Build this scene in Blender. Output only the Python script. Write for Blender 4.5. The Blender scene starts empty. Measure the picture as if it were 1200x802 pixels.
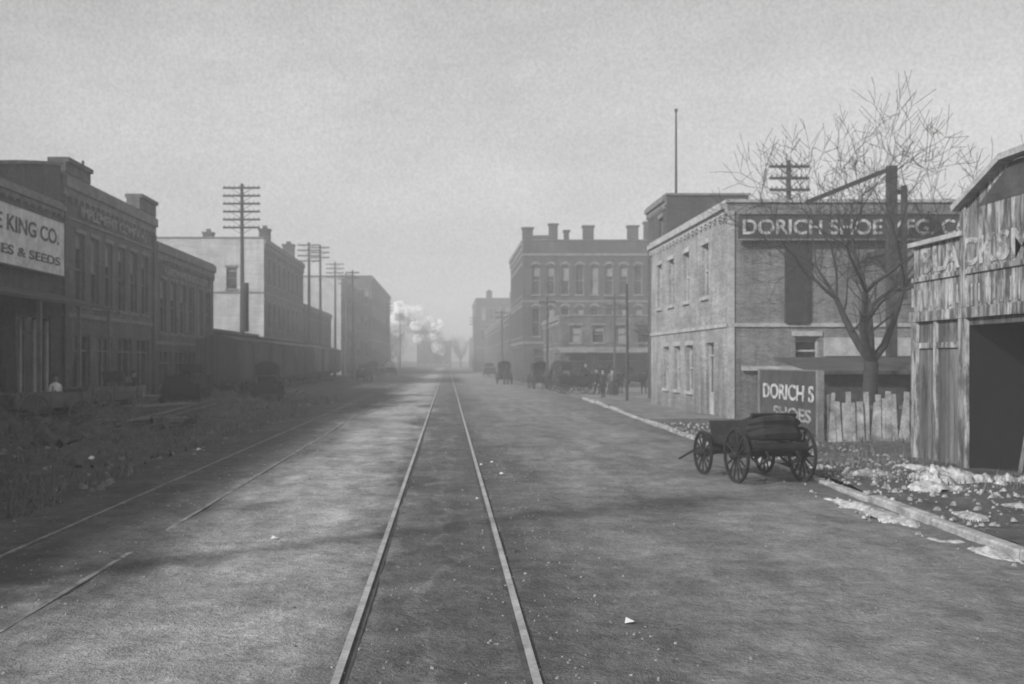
import bpy, math, random
from mathutils import Vector, Matrix, noise
random.seed(7)
scene = bpy.context.scene
col = scene.collection

# ------------------------------------------------------------------ materials
def newmat(name):
    m = bpy.data.materials.new(name); m.use_nodes = True
    nt = m.node_tree; nt.nodes.clear()
    out = nt.nodes.new('ShaderNodeOutputMaterial')
    b = nt.nodes.new('ShaderNodeBsdfPrincipled')
    nt.links.new(b.outputs[0], out.inputs[0])
    b.inputs['Specular IOR Level'].default_value = 0.2
    return m, nt, b
def N(nt, t, **kw):
    n = nt.nodes.new(t)
    for k, v in kw.items(): setattr(n, k, v)
    return n
def L(nt, a, b): nt.links.new(a, b)
def math_(nt, op, a, b=None, c=None, clamp=False):
    n = N(nt, 'ShaderNodeMath', operation=op); n.use_clamp = clamp
    for i, v in enumerate((a, b, c)):
        if v is None: continue
        if isinstance(v, (int, float)): n.inputs[i].default_value = v
        else: L(nt, v, n.inputs[i])
    return n.outputs[0]
def pos(nt): return N(nt, 'ShaderNodeNewGeometry').outputs['Position']
def mapped(nt, vec, s):
    n = N(nt, 'ShaderNodeMapping'); n.inputs['Scale'].default_value = s
    L(nt, vec, n.inputs[0]); return n.outputs[0]
def noise_(nt, vec, scale, detail=4, rough=0.6):
    n = N(nt, 'ShaderNodeTexNoise'); n.inputs['Scale'].default_value = scale
    n.inputs['Detail'].default_value = min(detail, 5); n.inputs['Roughness'].default_value = rough
    L(nt, vec, n.inputs['Vector']); return n.outputs[0]
def rng(nt, v, a, b, c, d):
    n = N(nt, 'ShaderNodeMapRange'); L(nt, v, n.inputs[0])
    for i, x in enumerate((a, b, c, d)): n.inputs[i+1].default_value = x
    return n.outputs[0]
def wallvec(nt):
    g = N(nt, 'ShaderNodeNewGeometry')
    sp = N(nt, 'ShaderNodeSeparateXYZ'); L(nt, g.outputs['Position'], sp.inputs[0])
    sn = N(nt, 'ShaderNodeSeparateXYZ'); L(nt, g.outputs['True Normal'], sn.inputs[0])
    f = math_(nt, 'GREATER_THAN', math_(nt, 'ABSOLUTE', sn.outputs[0]), 0.5)
    u = math_(nt, 'ADD', math_(nt, 'MULTIPLY', sp.outputs[1], f),
              math_(nt, 'MULTIPLY', sp.outputs[0], math_(nt, 'SUBTRACT', 1.0, f)))
    c = N(nt, 'ShaderNodeCombineXYZ'); L(nt, u, c.inputs[0]); L(nt, sp.outputs[2], c.inputs[1])
    return c.outputs[0], g.outputs['Position']
def bump(nt, b, h, strength=0.4, dist=0.02):
    n = N(nt, 'ShaderNodeBump'); n.inputs['Strength'].default_value = strength
    n.inputs['Distance'].default_value = dist
    L(nt, h, n.inputs['Height']); L(nt, n.outputs[0], b.inputs['Normal'])

def m_plain(name, v, var=0.35, scale=3.0, rough=0.85, bs=0.3, metal=0):
    m, nt, b = newmat(name)
    p = pos(nt)
    n1 = noise_(nt, p, scale, 5, 0.65); n2 = noise_(nt, p, scale*9, 2)
    f = math_(nt, 'MULTIPLY', rng(nt, n1, .3, .7, 1-var, 1+var), rng(nt, n2, .3, .7, 1-var*.5, 1+var*.5))
    L(nt, math_(nt, 'MULTIPLY', f, v), b.inputs['Base Color'])
    b.inputs['Roughness'].default_value = rough; b.inputs['Metallic'].default_value = metal
    bump(nt, b, n2, bs, 0.02)
    return m
def m_faded(name, v, under, thr=.5):
    """worn sign paint: flakes away to the board colour"""
    m, nt, b = newmat(name); p = pos(nt)
    n1 = noise_(nt, p, 3.5, 5, .75)
    L(nt, rng(nt, n1, thr-.08, thr+.08, under, v), b.inputs['Base Color']); b.inputs['Roughness'].default_value = .9
    return m
def m_brick(name, v, v2, mortar, var=0.3, sc=1.0):
    m, nt, b = newmat(name)
    w, p = wallvec(nt)
    br = N(nt, 'ShaderNodeTexBrick'); L(nt, w, br.inputs['Vector'])
    br.inputs['Color1'].default_value = (v, v, v, 1); br.inputs['Color2'].default_value = (v2, v2, v2, 1)
    br.inputs['Mortar'].default_value = (mortar, mortar, mortar, 1)
    br.inputs['Scale'].default_value = sc; br.inputs['Brick Width'].default_value = 0.23
    br.inputs['Row Height'].default_value = 0.078; br.inputs['Mortar Size'].default_value = 0.009
    n1 = noise_(nt, p, 0.55, 5, 0.7)
    n3 = noise_(nt, mapped(nt, p, (2.2, 2.2, 0.25)), 1.0, 5, 0.7)
    n4 = noise_(nt, mapped(nt, p, (.5, .5, 5.0)), 1.0, 4, 0.8)
    n2 = noise_(nt, p, 14, 2)
    f = math_(nt, 'MULTIPLY', rng(nt, n1, .3, .7, 1-var, 1+var), rng(nt, n3, .3, .7, 1-var*.9, 1+var*.9))
    f = math_(nt, 'MULTIPLY', f, rng(nt, n2, .25, .75, .7, 1.3))
    f = math_(nt, 'MULTIPLY', f, rng(nt, n4, .3, .7, .82, 1.18))
    s = N(nt, 'ShaderNodeSeparateXYZ'); L(nt, p, s.inputs[0])
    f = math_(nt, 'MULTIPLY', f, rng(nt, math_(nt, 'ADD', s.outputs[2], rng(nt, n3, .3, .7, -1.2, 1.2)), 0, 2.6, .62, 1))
    L(nt, math_(nt, 'MULTIPLY', br.outputs['Color'], f), b.inputs['Base Color'])
    b.inputs['Roughness'].default_value = 0.9
    return m
def m_boards(name, v, width=0.2, vertical=True, peel=None, var=0.35):
    m, nt, b = newmat(name)
    w, p = wallvec(nt)
    s = N(nt, 'ShaderNodeSeparateXYZ'); L(nt, w, s.inputs[0])
    c = s.outputs[0] if vertical else s.outputs[1]
    q = math_(nt, 'DIVIDE', c, width)
    fr = math_(nt, 'FRACT', q); fl = math_(nt, 'FLOOR', q)
    wn = N(nt, 'ShaderNodeTexWhiteNoise', noise_dimensions='1D'); L(nt, fl, wn.inputs['W'])
    gap = math_(nt, 'GREATER_THAN', fr, 0.09)
    k = math_(nt, 'MULTIPLY', rng(nt, wn.outputs[0], 0, 1, 1-var, 1+var), rng(nt, gap, 0, 1, .35, 1))
    sc = (9, .7, 1) if vertical else (.7, 9, 1)
    g1 = noise_(nt, mapped(nt, w, sc), 1.0, 5, .7)
    k = math_(nt, 'MULTIPLY', k, rng(nt, g1, .3, .7, 1-var, 1+var))
    k = math_(nt, 'MULTIPLY', k, rng(nt, noise_(nt, p, .8, 4), .3, .7, .7, 1.25))
    val = math_(nt, 'MULTIPLY', k, v)
    if peel:
        sc2 = (3.5, .55, 1) if vertical else (.5, 4, 1)
        pm = noise_(nt, mapped(nt, w, sc2), 1.6, 5, .75)
        mk = rng(nt, pm, peel[1]-.05, peel[1]+.05, 0, 1)
        val = math_(nt, 'ADD', math_(nt, 'MULTIPLY', val, mk),
                    math_(nt, 'MULTIPLY', math_(nt, 'SUBTRACT', 1.0, mk), math_(nt, 'MULTIPLY', k, peel[0])))
    L(nt, val, b.inputs['Base Color']); b.inputs['Roughness'].default_value = 0.9
    return m
def m_glass(name, v=.03):
    m, nt, b = newmat(name)
    n = noise_(nt, pos(nt), .9, 2)
    L(nt, rng(nt, n, .35, .65, v*.5, v*2.2), b.inputs['Base Color'])
    b.inputs['Roughness'].default_value = 0.12; b.inputs['Specular IOR Level'].default_value = .5
    return m
def m_ground(name, stops, lo, hi, mul=1.0, fleck=0.0):
    """packed earth: tone depends on distance across the street (stops), broken by patches, clods and faint wheel streaks"""
    m, nt, b = newmat(name)
    p = pos(nt); s = N(nt, 'ShaderNodeSeparateXYZ'); L(nt, p, s.inputs[0])
    wob = noise_(nt, mapped(nt, p, (.5, .18, 1)), 1.0, 5, .65)
    x = math_(nt, 'ADD', s.outputs[0], rng(nt, wob, .3, .7, -.75, .75))
    t = rng(nt, x, lo, hi, 0, 1)
    cr = N(nt, 'ShaderNodeValToRGB'); L(nt, t, cr.inputs[0])
    els = cr.color_ramp.elements
    while len(els) > 1: els.remove(els[0])
    for i, (xx, vv) in enumerate(stops):
        pp = (xx-lo)/(hi-lo)
        e = els[0] if i == 0 else els.new(pp)
        e.position = pp; e.color = (vv, vv, vv, 1)
    warp = noise_(nt, p, .5, 3, .5)
    cx = N(nt, 'ShaderNodeCombineXYZ')
    L(nt, math_(nt, 'ADD', s.outputs[0], math_(nt, 'MULTIPLY', warp, 1.2)), cx.inputs[0]); L(nt, s.outputs[1], cx.inputs[1])
    st = noise_(nt, mapped(nt, cx.outputs[0], (1.9, .11, 1)), 1.0, 4, .6)
    bl = noise_(nt, p, .45, 5, .7); md = noise_(nt, p, 2.2, 5, .8); fi = noise_(nt, p, 19, 4, .85)
    k = math_(nt, 'MULTIPLY', rng(nt, st, .3, .7, .80, 1.20), rng(nt, bl, .3, .7, .66, 1.34))
    k = math_(nt, 'MULTIPLY', k, rng(nt, md, .3, .7, .62, 1.38))
    k = math_(nt, 'MULTIPLY', k, rng(nt, fi, .3, .7, .66, 1.34))
    k = math_(nt, 'MULTIPLY', k, mul)
    val = math_(nt, 'MULTIPLY', cr.outputs[0], k)
    if fleck:
        fk = noise_(nt, p, 5.5, 5, .8)
        val = math_(nt, 'ADD', val, math_(nt, 'MULTIPLY', rng(nt, fk, .60, .68, 0, 1), fleck))
    L(nt, val, b.inputs['Base Color']); b.inputs['Roughness'].default_value = .95
    b.inputs['Specular IOR Level'].default_value = .1
    h = math_(nt, 'ADD', md, math_(nt, 'MULTIPLY', fi, .35))
    bump(nt, b, h, .9, .11)
    return m
def m_snow(name, v, dirt):
    m, nt, b = newmat(name); p = pos(nt)
    n1 = noise_(nt, p, 3.0, 5, .75); n2 = noise_(nt, p, 17, 4, .8)
    t = math_(nt, 'ADD', math_(nt, 'MULTIPLY', n1, .6), math_(nt, 'MULTIPLY', n2, .4))
    L(nt, rng(nt, t, .40, .60, dirt, v), b.inputs['Base Color']); b.inputs['Roughness'].default_value = .85
    bump(nt, b, n2, .6, .04)
    return m

M = {}
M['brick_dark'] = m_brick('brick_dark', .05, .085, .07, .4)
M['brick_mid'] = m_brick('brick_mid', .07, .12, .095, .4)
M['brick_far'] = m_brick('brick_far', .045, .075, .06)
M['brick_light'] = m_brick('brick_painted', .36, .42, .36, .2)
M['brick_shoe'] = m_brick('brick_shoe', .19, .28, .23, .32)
M['brick_side'] = m_brick('brick_side', .11, .18, .19, .30)
M['trim_light'] = m_plain('trim_light', .33, .35, 2)
M['trim_mid'] = m_plain('trim_mid', .16, .4, 2)
M['trim_dark'] = m_plain('trim_dark', .06, .4, 2)
M['glass'] = m_glass('window_glass', .02)
M['glass_blind'] = m_plain('window_blind', .20, .3, 1.2)
M['roof'] = m_plain('roof_tar', .06, .4, 1)
M['white_paint'] = m_plain('white_paint', .58, .3, 2.5)
M['faded_white'] = m_faded('faded_white', .48, .12, .44)
M['faded_grey'] = m_faded('faded_grey', .30, .06, .44)
M['ghost_letters'] = m_faded('ghost_letters', .40, .13, .49)
M['black_paint'] = m_plain('black_paint', .035, .4, 3)
M['board_dark'] = m_plain('board_dark', .05, .5, 1.6)
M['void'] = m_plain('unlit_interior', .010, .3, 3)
M['timber'] = m_plain('dark_timber', .045, .5, 4)
M['pole'] = m_plain('pole_wood', .045, .4, 5)
M['bark'] = m_plain('bark', .045, .4, 9, .95, .8)
M['barn'] = m_boards('barn_boards', .33, .17, True, (.09, .50), .38)
M['barn_low'] = m_boards('barn_low_boards', .12, .2, True, (.06, .45), .38)
M['fence'] = m_plain('fence_boards', .32, .6, 3.0)
M['rail'] = m_plain('rail_steel', .34, .4, 2, .55, .1, .2)
M['rail_old'] = m_plain('rail_rusty', .16, .5, 3, .85, .2)
M['kerb'] = m_plain('kerb_stone', .30, .5, 2.2, .9, .5)
M['snow'] = m_snow('old_snow', .58, .14)
M['paper'] = m_plain('paper', .65, .15, 5)
M['wagon'] = m_plain('wagon_paint', .022, .45, 4)
M['wagon_worn'] = m_plain('wagon_worn', .11, .45, 4)
M['canvas'] = m_plain('canvas', .4, .25, 3)
M['iron'] = m_plain('iron', .05, .3, 5, .6)
M['boxcar'] = m_boards('boxcar_boards', .06, .12, True, None, .3)
M['boxcar_pale'] = m_boards('boxcar_pale', .17, .12, True, None, .25)
M['horse'] = m_plain('horse_coat', .022, .3, 3, .7)
M['horse_grey'] = m_plain('horse_coat_grey', .12, .4, 3, .7)
M['skin'] = m_plain('skin', .35, .1, 3, .7)
M['cloth_dark'] = m_plain('cloth_dark', .025, .3, 5)
M['cloth_mid'] = m_plain('cloth_mid', .12, .3, 5)
M['cloth_white'] = m_plain('cloth_white', .7, .15, 5)
M['stone'] = m_plain('gravel_stone', .24, .5, 6)
M['lumber'] = m_plain('lumber', .17, .5, 3)
M['dirt_heap'] = m_plain('dirt_heap', .07, .5, 3, .95, .8)
M['twig_far'] = m_plain('distant_twigs', .06, .3, .3)
M['brush'] = m_plain('dry_brush', .13, .5, 4)

# ------------------------------------------------------------------ mesh builder
class MB:
    def __init__(s): s.v = []; s.f = []
    def quad(s, a, b, c, d):
        n = len(s.v); s.v += [tuple(a), tuple(b), tuple(c), tuple(d)]; s.f.append((n, n+1, n+2, n+3))
    def poly(s, pts):
        n = len(s.v); s.v += [tuple(p) for p in pts]; s.f.append(tuple(range(n, n+len(pts))))
    def hexa(s, p):
        n = len(s.v); s.v += [tuple(q) for q in p]
        for f in ((0,3,2,1),(4,5,6,7),(0,1,5,4),(1,2,6,5),(2,3,7,6),(3,0,4,7)):
            s.f.append(tuple(n+i for i in f))
    def box(s, x0, x1, y0, y1, z0, z1):
        if x0 > x1: x0, x1 = x1, x0
        if y0 > y1: y0, y1 = y1, y0
        s.hexa([(x0,y0,z0),(x1,y0,z0),(x1,y1,z0),(x0,y1,z0),(x0,y0,z1),(x1,y0,z1),(x1,y1,z1),(x0,y1,z1)])
    def beam(s, a, b, w, h=None, up=Vector((0,0,1))):
        h = h or w; a = Vector(a); b = Vector(b); d = (b-a).normalized()
        if abs(d.dot(up)) > .95: up = Vector((0,1,0))
        sx = d.cross(up).normalized()*w/2; sz = sx.cross(d).normalized()*h/2
        s.hexa([a-sx-sz, a+sx-sz, b+sx-sz, b-sx-sz, a-sx+sz, a+sx+sz, b+sx+sz, b-sx+sz])
    def tube(s, pts, rad, n=8, cap=True):
        pts = [Vector(p) for p in pts]
        if not isinstance(rad, (list, tuple)): rad = [rad]*len(pts)
        rings = []; ref = None
        for i, p in enumerate(pts):
            d = (pts[min(i+1, len(pts)-1)]-pts[max(i-1, 0)])
            if d.length < 1e-6: d = Vector((0,0,1))
            d.normalize()
            if ref is None:
                ref = d.orthogonal().normalized()
            ref = (ref-d*ref.dot(d))
            if ref.length < 1e-4: ref = d.orthogonal()
            ref.normalize(); o = d.cross(ref)
            base = len(s.v)
            for k in range(n):
                a = 2*math.pi*k/n
                s.v.append(tuple(p+(ref*math.cos(a)+o*math.sin(a))*rad[i]))
            rings.append(base)
        for i in range(len(rings)-1):
            for k in range(n):
                s.f.append((rings[i]+k, rings[i]+(k+1)%n, rings[i+1]+(k+1)%n, rings[i+1]+k))
        if cap:
            s.f.append(tuple(rings[0]+k for k in reversed(range(n))))
            s.f.append(tuple(rings[-1]+k for k in range(n)))
    def obj(s, name, mat, parent=None, smooth=False, xf=None):
        me = bpy.data.meshes.new(name); me.from_pydata([tuple(v) for v in s.v], [], s.f); me.update()
        if smooth: me.polygons.foreach_set('use_smooth', [True]*len(me.polygons))
        me.materials.append(M[mat] if isinstance(mat, str) else mat)
        o = bpy.data.objects.new(name, me); col.objects.link(o)
        if parent: o.parent = parent
        if xf is not None: o.matrix_local = xf
        return o
def empty(name, loc=(0,0,0), rz=0, sc=1):
    e = bpy.data.objects.new(name, None); e.location = loc; e.rotation_euler = (0,0,rz); e.scale = (sc,)*3
    e.empty_display_size = .5; col.objects.link(e); return e
def text(name, body, loc, rot, width, height, mat, parent=None):
    cu = bpy.data.curves.new(name, 'FONT'); cu.body = body; cu.size = 1; cu.extrude = .008; cu.offset = .018
    cu.align_x = 'LEFT'; cu.materials.append(M[mat])
    o = bpy.data.objects.new(name, cu); col.objects.link(o)
    bpy.context.view_layer.update()
    d = o.dimensions
    o.scale = (width/max(d.x, .01), height/.72, 1)
    o.location = loc; o.rotation_euler = rot
    if parent: o.parent = parent
    return o

# ------------------------------------------------------------------ walls / buildings
class Wall:
    def __init__(s, axis, c, sgn): s.a = axis; s.c = c; s.s = sgn
    def P(s, u, v, d=0):
        return (s.c+s.s*d, u, v) if s.a == 'x' else (u, s.c+s.s*d, v)
    def box(s, mb, u0, u1, v0, v1, d0, d1):
        a = s.P(u0, v0, d0); b = s.P(u1, v1, d1); mb.box(a[0], b[0], a[1], b[1], a[2], b[2])
def wall_face(W, mb, gl, bl, fr, u0, u1, z0, z1, ops, depth=.22, kind='sash', sill=None):
    us = sorted(set([u0, u1]+[o[0] for o in ops]+[o[1] for o in ops]))
    vs = sorted(set([z0, z1]+[o[2] for o in ops]+[o[3] for o in ops]))
    for i in range(len(us)-1):
        for j in range(len(vs)-1):
            cu = (us[i]+us[i+1])/2; cv = (vs[j]+vs[j+1])/2
            if any(o[0] < cu < o[1] and o[2] < cv < o[3] for o in ops): continue
            mb.quad(W.P(us[i], vs[j]), W.P(us[i+1], vs[j]), W.P(us[i+1], vs[j+1]), W.P(us[i], vs[j+1]))
    for o in ops:
        a, b, c, d = o[:4]; k = o[4] if len(o) > 4 else 'sash'
        D = depth if k != 'open' else 4.5
        for q in (((a,c),(b,c)), ((b,c),(b,d)), ((b,d),(a,d)), ((a,d),(a,c))):
            (gl if k == 'open' else mb).quad(W.P(*q[0]), W.P(*q[1]), W.P(*q[1], -D), W.P(*q[0], -D))
        tgt = bl if random.random() < .3 and k == 'sash' else gl
        if k == 'sash' and random.random() < .6:
            mid = d-(d-c)*random.choice([.2, .35, .5])
            gl.quad(W.P(a, c, -D), W.P(b, c, -D), W.P(b, mid, -D), W.P(a, mid, -D))
            bl.quad(W.P(a, mid, -D), W.P(b, mid, -D), W.P(b, d, -D), W.P(a, d, -D))
        else:
            tgt.quad(W.P(a, c, -D), W.P(b, c, -D), W.P(b, d, -D), W.P(a, d, -D))
        if k == 'open': continue
        t = .07
        W.box(fr, a, a+t, c, d, -D+.004, -D+.09); W.box(fr, b-t, b, c, d, -D+.004, -D+.09)
        W.box(fr, a+t, b-t, d-t, d, -D+.004, -D+.09); W.box(fr, a+t, b-t, c, c+t, -D+.004, -D+.09)
        if k == 'sash':
            m = (c+d)/2; W.box(fr, a+t, b-t, m-.035, m+.035, -D+.004, -D+.08)
        elif k == 'shop':
            n = max(1, int((b-a)/1.1))
            for i in range(1, n):
                x = a+(b-a)*i/n; W.box(fr, x-.04, x+.04, c+t, d-t, -D+.004, -D+.08)
            W.box(fr, a+t, b-t, d-.75, d-.68, -D+.004, -D+.1)
            W.box(fr, a+t, b-t, c+t, c+.55, -D+.004, -D+.07)
        elif k == 'door':
            W.box(fr, a+t, b-t, d-.55, d-.48, -D+.004, -D+.08)
            W.box(fr, a+t, b-t, c+t, c+.9, -D+.004, -D+.05)
            W.box(fr, (a+b)/2-.05, (a+b)/2+.05, c+.9, d-.55, -D+.004, -D+.06)
        if sill and k == 'sash':
            W.box(sill, a-.1, b+.1, c-.14, c-.002, -.1, .09)
def arch(W, mb, u0, u1, z, rise=.28, th=.22, pr=.07, n=8):
    c = (u0+u1)/2; hw = (u1-u0)/2+.1
    for i in range(n):
        a0 = -1+2*i/n; a1 = -1+2*(i+1)/n
        f = lambda a: z+rise*(1-a*a)
        p = []
        for d in (-.04, pr):
            p += [W.P(c+a0*hw, f(a0)-.02, d), W.P(c+a1*hw, f(a1)-.02, d), W.P(c+a1*hw, f(a1)+th, d), W.P(c+a0*hw, f(a0)+th, d)]
        mb.hexa(p)

def building(name, x0, x1, y0, y1, H, street, mat, sops, fops, trim='trim_mid', frame='trim_mid',
             belts=(), arches=False, south_mat=None, coping=.28, cornice=.35):
    root = empty(name)
    gl, bl, fr, tr, ro, co = MB(), MB(), MB(), MB(), MB(), MB()
    ws, wf = MB(), MB()
    sx = x1 if street > 0 else x0
    WS = Wall('x', sx, street); WF = Wall('y', y0, -1)
    wall_face(WS, ws, gl, bl, fr, y0, y1, 0, H, sops, sill=tr)
    wall_face(WF, wf, gl, bl, fr, x0, x1, 0, H, fops, sill=tr)
    bx = x0 if street > 0 else x1
    wf.quad((bx, y0, 0), (bx, y1, 0), (bx, y1, H), (bx, y0, H))
    wf.quad((x0, y1, 0), (x1, y1, 0), (x1, y1, H), (x0, y1, H))
    ro.quad((x0+.25, y0+.25, H-.45), (x1-.25, y0+.25, H-.45), (x1-.25, y1-.25, H-.45), (x0+.25, y1-.25, H-.45))
    for q in (((x0+.25,y0+.25),(x1-.25,y0+.25)), ((x1-.25,y0+.25),(x1-.25,y1-.25)), ((x1-.25,y1-.25),(x0+.25,y1-.25)), ((x0+.25,y1-.25),(x0+.25,y0+.25))):
        wf.quad((*q[0], H-.5), (*q[1], H-.5), (*q[1], H), (*q[0], H))
    e = .07
    co.box(x0-e, x1+e, y0-e, y0+coping, H, H+.12); co.box(x0-e, x1+e, y1-coping, y1+e, H, H+.12)
    co.box(x0-e, x0+coping, y0+coping, y1-coping, H, H+.12); co.box(x1-coping, x1+e, y0+coping, y1-coping, H, H+.12)
    if cornice:
        WS.box(tr, y0+.02, y1-.02, H-cornice*1.7, H-cornice, .003, .10)
        WS.box(tr, y0+.02, y1-.02, H-cornice+.002, H-.03, .003, .22)
        n = int((y1-y0)/.7)
        for i in range(n):
            u = y0+.3+i*(y1-y0-.6)/max(1, n-1)
            WS.box(tr, u-.09, u+.09, H-cornice*2.2, H-cornice*1.72, .003, .14)
    for bz, bh in belts:
        WS.box(tr, y0+.01, y1-.01, bz, bz+bh, .003, .06); WF.box(tr, x0, x1, bz, bz+bh, .003, .06)
    for o in sops:
        if len(o) < 5 or o[4] == 'sash':
            if arches: arch(WS, tr, o[0], o[1], o[3])
            else: WS.box(tr, o[0]-.12, o[1]+.12, o[3]+.002, o[3]+.2, .003, .05)
    for o in fops:
        if len(o) < 5 or o[4] == 'sash':
            if arches: arch(WF, tr, o[0], o[1], o[3])
            else: WF.box(tr, o[0]-.12, o[1]+.12, o[3]+.002, o[3]+.2, .003, .05)
    ws.obj('street_wall', mat, root); wf.obj('side_walls', south_mat or mat, root)
    ro.obj('roof', 'roof', root); co.obj('coping', trim, root)
    if tr.v: tr.obj('trim', trim, root)
    if gl.v: gl.obj('window_glass', 'glass', root)
    if bl.v: bl.obj('window_blinds', 'glass_blind', root)
    if fr.v: fr.obj('window_frames', frame, root)
    return root, WS, WF
def row(u0, u1, n, w, z0, z1, kind='sash'):
    st = (u1-u0)/n
    return [(u0+st*(i+.5)-w/2, u0+st*(i+.5)+w/2, z0, z1, kind) for i in range(n)]
def chimney(parent, x, y, z0, z1, w=.9, mat='brick_dark'):
    mb = MB(); mb.box(x-w/2, x+w/2, y-w/2, y+w/2, z0, z1); mb.box(x-w/2-.08, x+w/2+.08, y-w/2-.08, y+w/2+.08, z1, z1+.18)
    mb.box(x-w*.2, x+w*.2, y-w*.2, y+w*.2, z1+.18, z1+.5)
    mb.obj('chimney', mat, parent)

# ---- LEFT SIDE
XL = -17.0
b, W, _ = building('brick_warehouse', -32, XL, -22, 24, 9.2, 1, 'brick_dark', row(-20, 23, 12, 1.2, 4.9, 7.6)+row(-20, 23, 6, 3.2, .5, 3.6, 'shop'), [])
b, W, _ = building('king_company_store', -32, XL, 24, 45.2, 9.15, 1, 'brick_dark',
    row(25, 44.6, 4, 3.6, .5, 4.2, 'shop'), [], cornice=.25)
mb = MB(); n = 8
for i in range(n):
    ya = 37+i*(8.0/n); yb = ya+8.0/n
    za = 9.3+1.6*(i/n)**.8; zb = 9.3+1.6*((i+1)/n)**.8
    mb.hexa([(XL-.35,ya,9.27),(XL+.02,ya,9.27),(XL+.02,yb,9.27),(XL-.35,yb,9.27),(XL-.35,ya,za),(XL+.02,ya,za),(XL+.02,yb,zb),(XL-.35,yb,zb)])
mb.obj('raked_parapet', 'brick_dark', b)
mb = MB()
for i in range(n):
    ya = 37+i*(8.0/n); yb = ya+8.0/n
    za = 9.3+1.6*(i/n)**.8; zb = 9.3+1.6*((i+1)/n)**.8
    mb.beam((XL-.15,ya,za+.07),(XL-.15,yb,zb+.07),.62,.13)
mb.obj('parapet_cap', 'trim_mid', b)
mb = MB(); mb.hexa([(XL+.1,24.5,5.1),(XL+2.4,24.5,4.5),(XL+2.4,44.8,4.5),(XL+.1,44.8,5.1),(XL+.1,24.5,5.2),(XL+2.4,24.5,4.62),(XL+2.4,44.8,4.62),(XL+.1,44.8,5.2)])
mb.obj('awning', 'trim_dark', b)
mb = MB()
for y in (25, 29, 33, 37, 41, 44.6): mb.box(XL+2.2, XL+2.34, y-.07, y+.07, 0, 4.5)
mb.obj('awning_posts', 'trim_mid', b)
mb = MB()
for y in (40.6, 42.0, 43.3): mb.box(XL+.003, XL+.1, y-.12, y+.12, .2, 4.0)
mb.obj('storefront_pilasters', 'trim_light', b)
sg = empty('painted_sign_board')
mb = MB(); mb.box(XL+.24, XL+.32, 27, 44.6, 6.0, 8.3); mb.obj('board', 'white_paint', sg)
mb = MB()
for a in ((27,44.6,8.3,8.38),(27,44.6,5.92,6.0)): mb.box(XL+.22, XL+.36, *a)
for y in (27.0, 44.6): mb.box(XL+.22, XL+.36, y, y+.08, 5.92, 8.38)
mb.obj('frame', 'trim_dark', sg)
M['letter_dark'] = m_faded('letter_dark', .07, .38, .41)
text('lettering_top', 'WHOLESALE KING CO.', (XL+.335, 31.6, 7.3), (math.pi/2,0,math.pi/2), 12.4, .62, 'letter_dark', sg)
text('lettering_bottom', 'FARM MACHINES & SEEDS', (XL+.335, 30.0, 6.4), (math.pi/2,0,math.pi/2), 14, .36, 'letter_dark', sg)
b, W, _ = building('brick_store', -32, XL, 45.2, 59.5, 10.55, 1, 'brick_mid',
    row(46.4, 58.6, 6, 1.15, 4.9, 8.2)+row(46, 58.9, 4, 2.3, .4, 3.5, 'shop'), [], cornice=.5, belts=((4.3,.2),(8.7,.12)))
mb = MB()
for a, c, h in ((45.3, 48.5, 11.15), (56.2, 59.4, 11.3)):
    mb.box(XL-.6, XL+.12, a, c, 10.68, h); mb.box(XL-.7, XL+.26, a-.1+.12, c+.1-.12, h, h+.2)
mb.obj('parapet_piers', 'brick_mid', b)
mb = MB(); mb.box(XL+.003, XL+.14, 45.22, 45.7, 0, 9.6); mb.box(XL+.003, XL+.14, 59.0, 59.45, 0, 9.6); mb.obj('pilasters', 'brick_mid', b)
mb = MB(); mb.tube([(XL-1, 50.6, 10), (XL-1, 50.6, 12.2)], .07); mb.obj('vent_pipe', 'iron', b)
text('faded_lettering', 'IMPLEMENT COMPANY', (XL+.12, 47.2, 8.98), (math.pi/2,0,math.pi/2), 10.5, .5, 'faded_grey', b)
b, W, _ = building('brick_store', -30, XL, 59.5, 74.5, 9.2, 1, 'brick_mid',
    row(60.2, 74, 6, 1.3, 4.0, 7.2)+row(60, 74.2, 4, 2.6, .3, 2.9, 'shop'), [], cornice=.5, belts=((3.3,.2),))
text('faded_lettering', 'HARDWARE & SADDLERY', (XL+.05, 61.5, 7.55), (math.pi/2,0,math.pi/2), 11, .45, 'faded_grey', b)
b, W, _ = building('low_shed', -27, XL-.3, 75.2, 94, 4.6, 1, 'brick_dark', row(76, 93, 5, 1.6, .4, 3, 'shop'), [], cornice=0)
b, W, _ = building('tall_warehouse', -34, XL, 95, 121, 13.7, 1, 'brick_mid',
    row(96, 120, 8, 1.3, 9.6, 12)+row(96, 120, 8, 1.3, 5.4, 7.9)+row(96, 120, 6, 2.4, .6, 3.6, 'shop'),
    [(-20.5,-19.5,9,11)], south_mat='brick_light', cornice=.5, belts=((4.4,.2),(8.6,.15)))
chimney(b, -17.8, 100, 13.2, 15.0, 1.0); chimney(b, -17.8, 115, 13.2, 15.2, 1.2); chimney(b, -22.6, 97, 13.2, 14.3, .9)
b, W, _ = building('brick_store', -28, XL, 122, 150, 9, 1, 'brick_far', row(123,149,9,1.2,5,7.4)+row(123,149,6,2.5,.5,3.5,'shop'), [])
b, W, _ = building('tall_warehouse', -32, XL, 164, 174.8, 15.7, 1, 'brick_far', row(165,174,4,1.2,10,12.5)+row(165,174,4,1.2,6,8.5), [], south_mat='brick_light')
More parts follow.
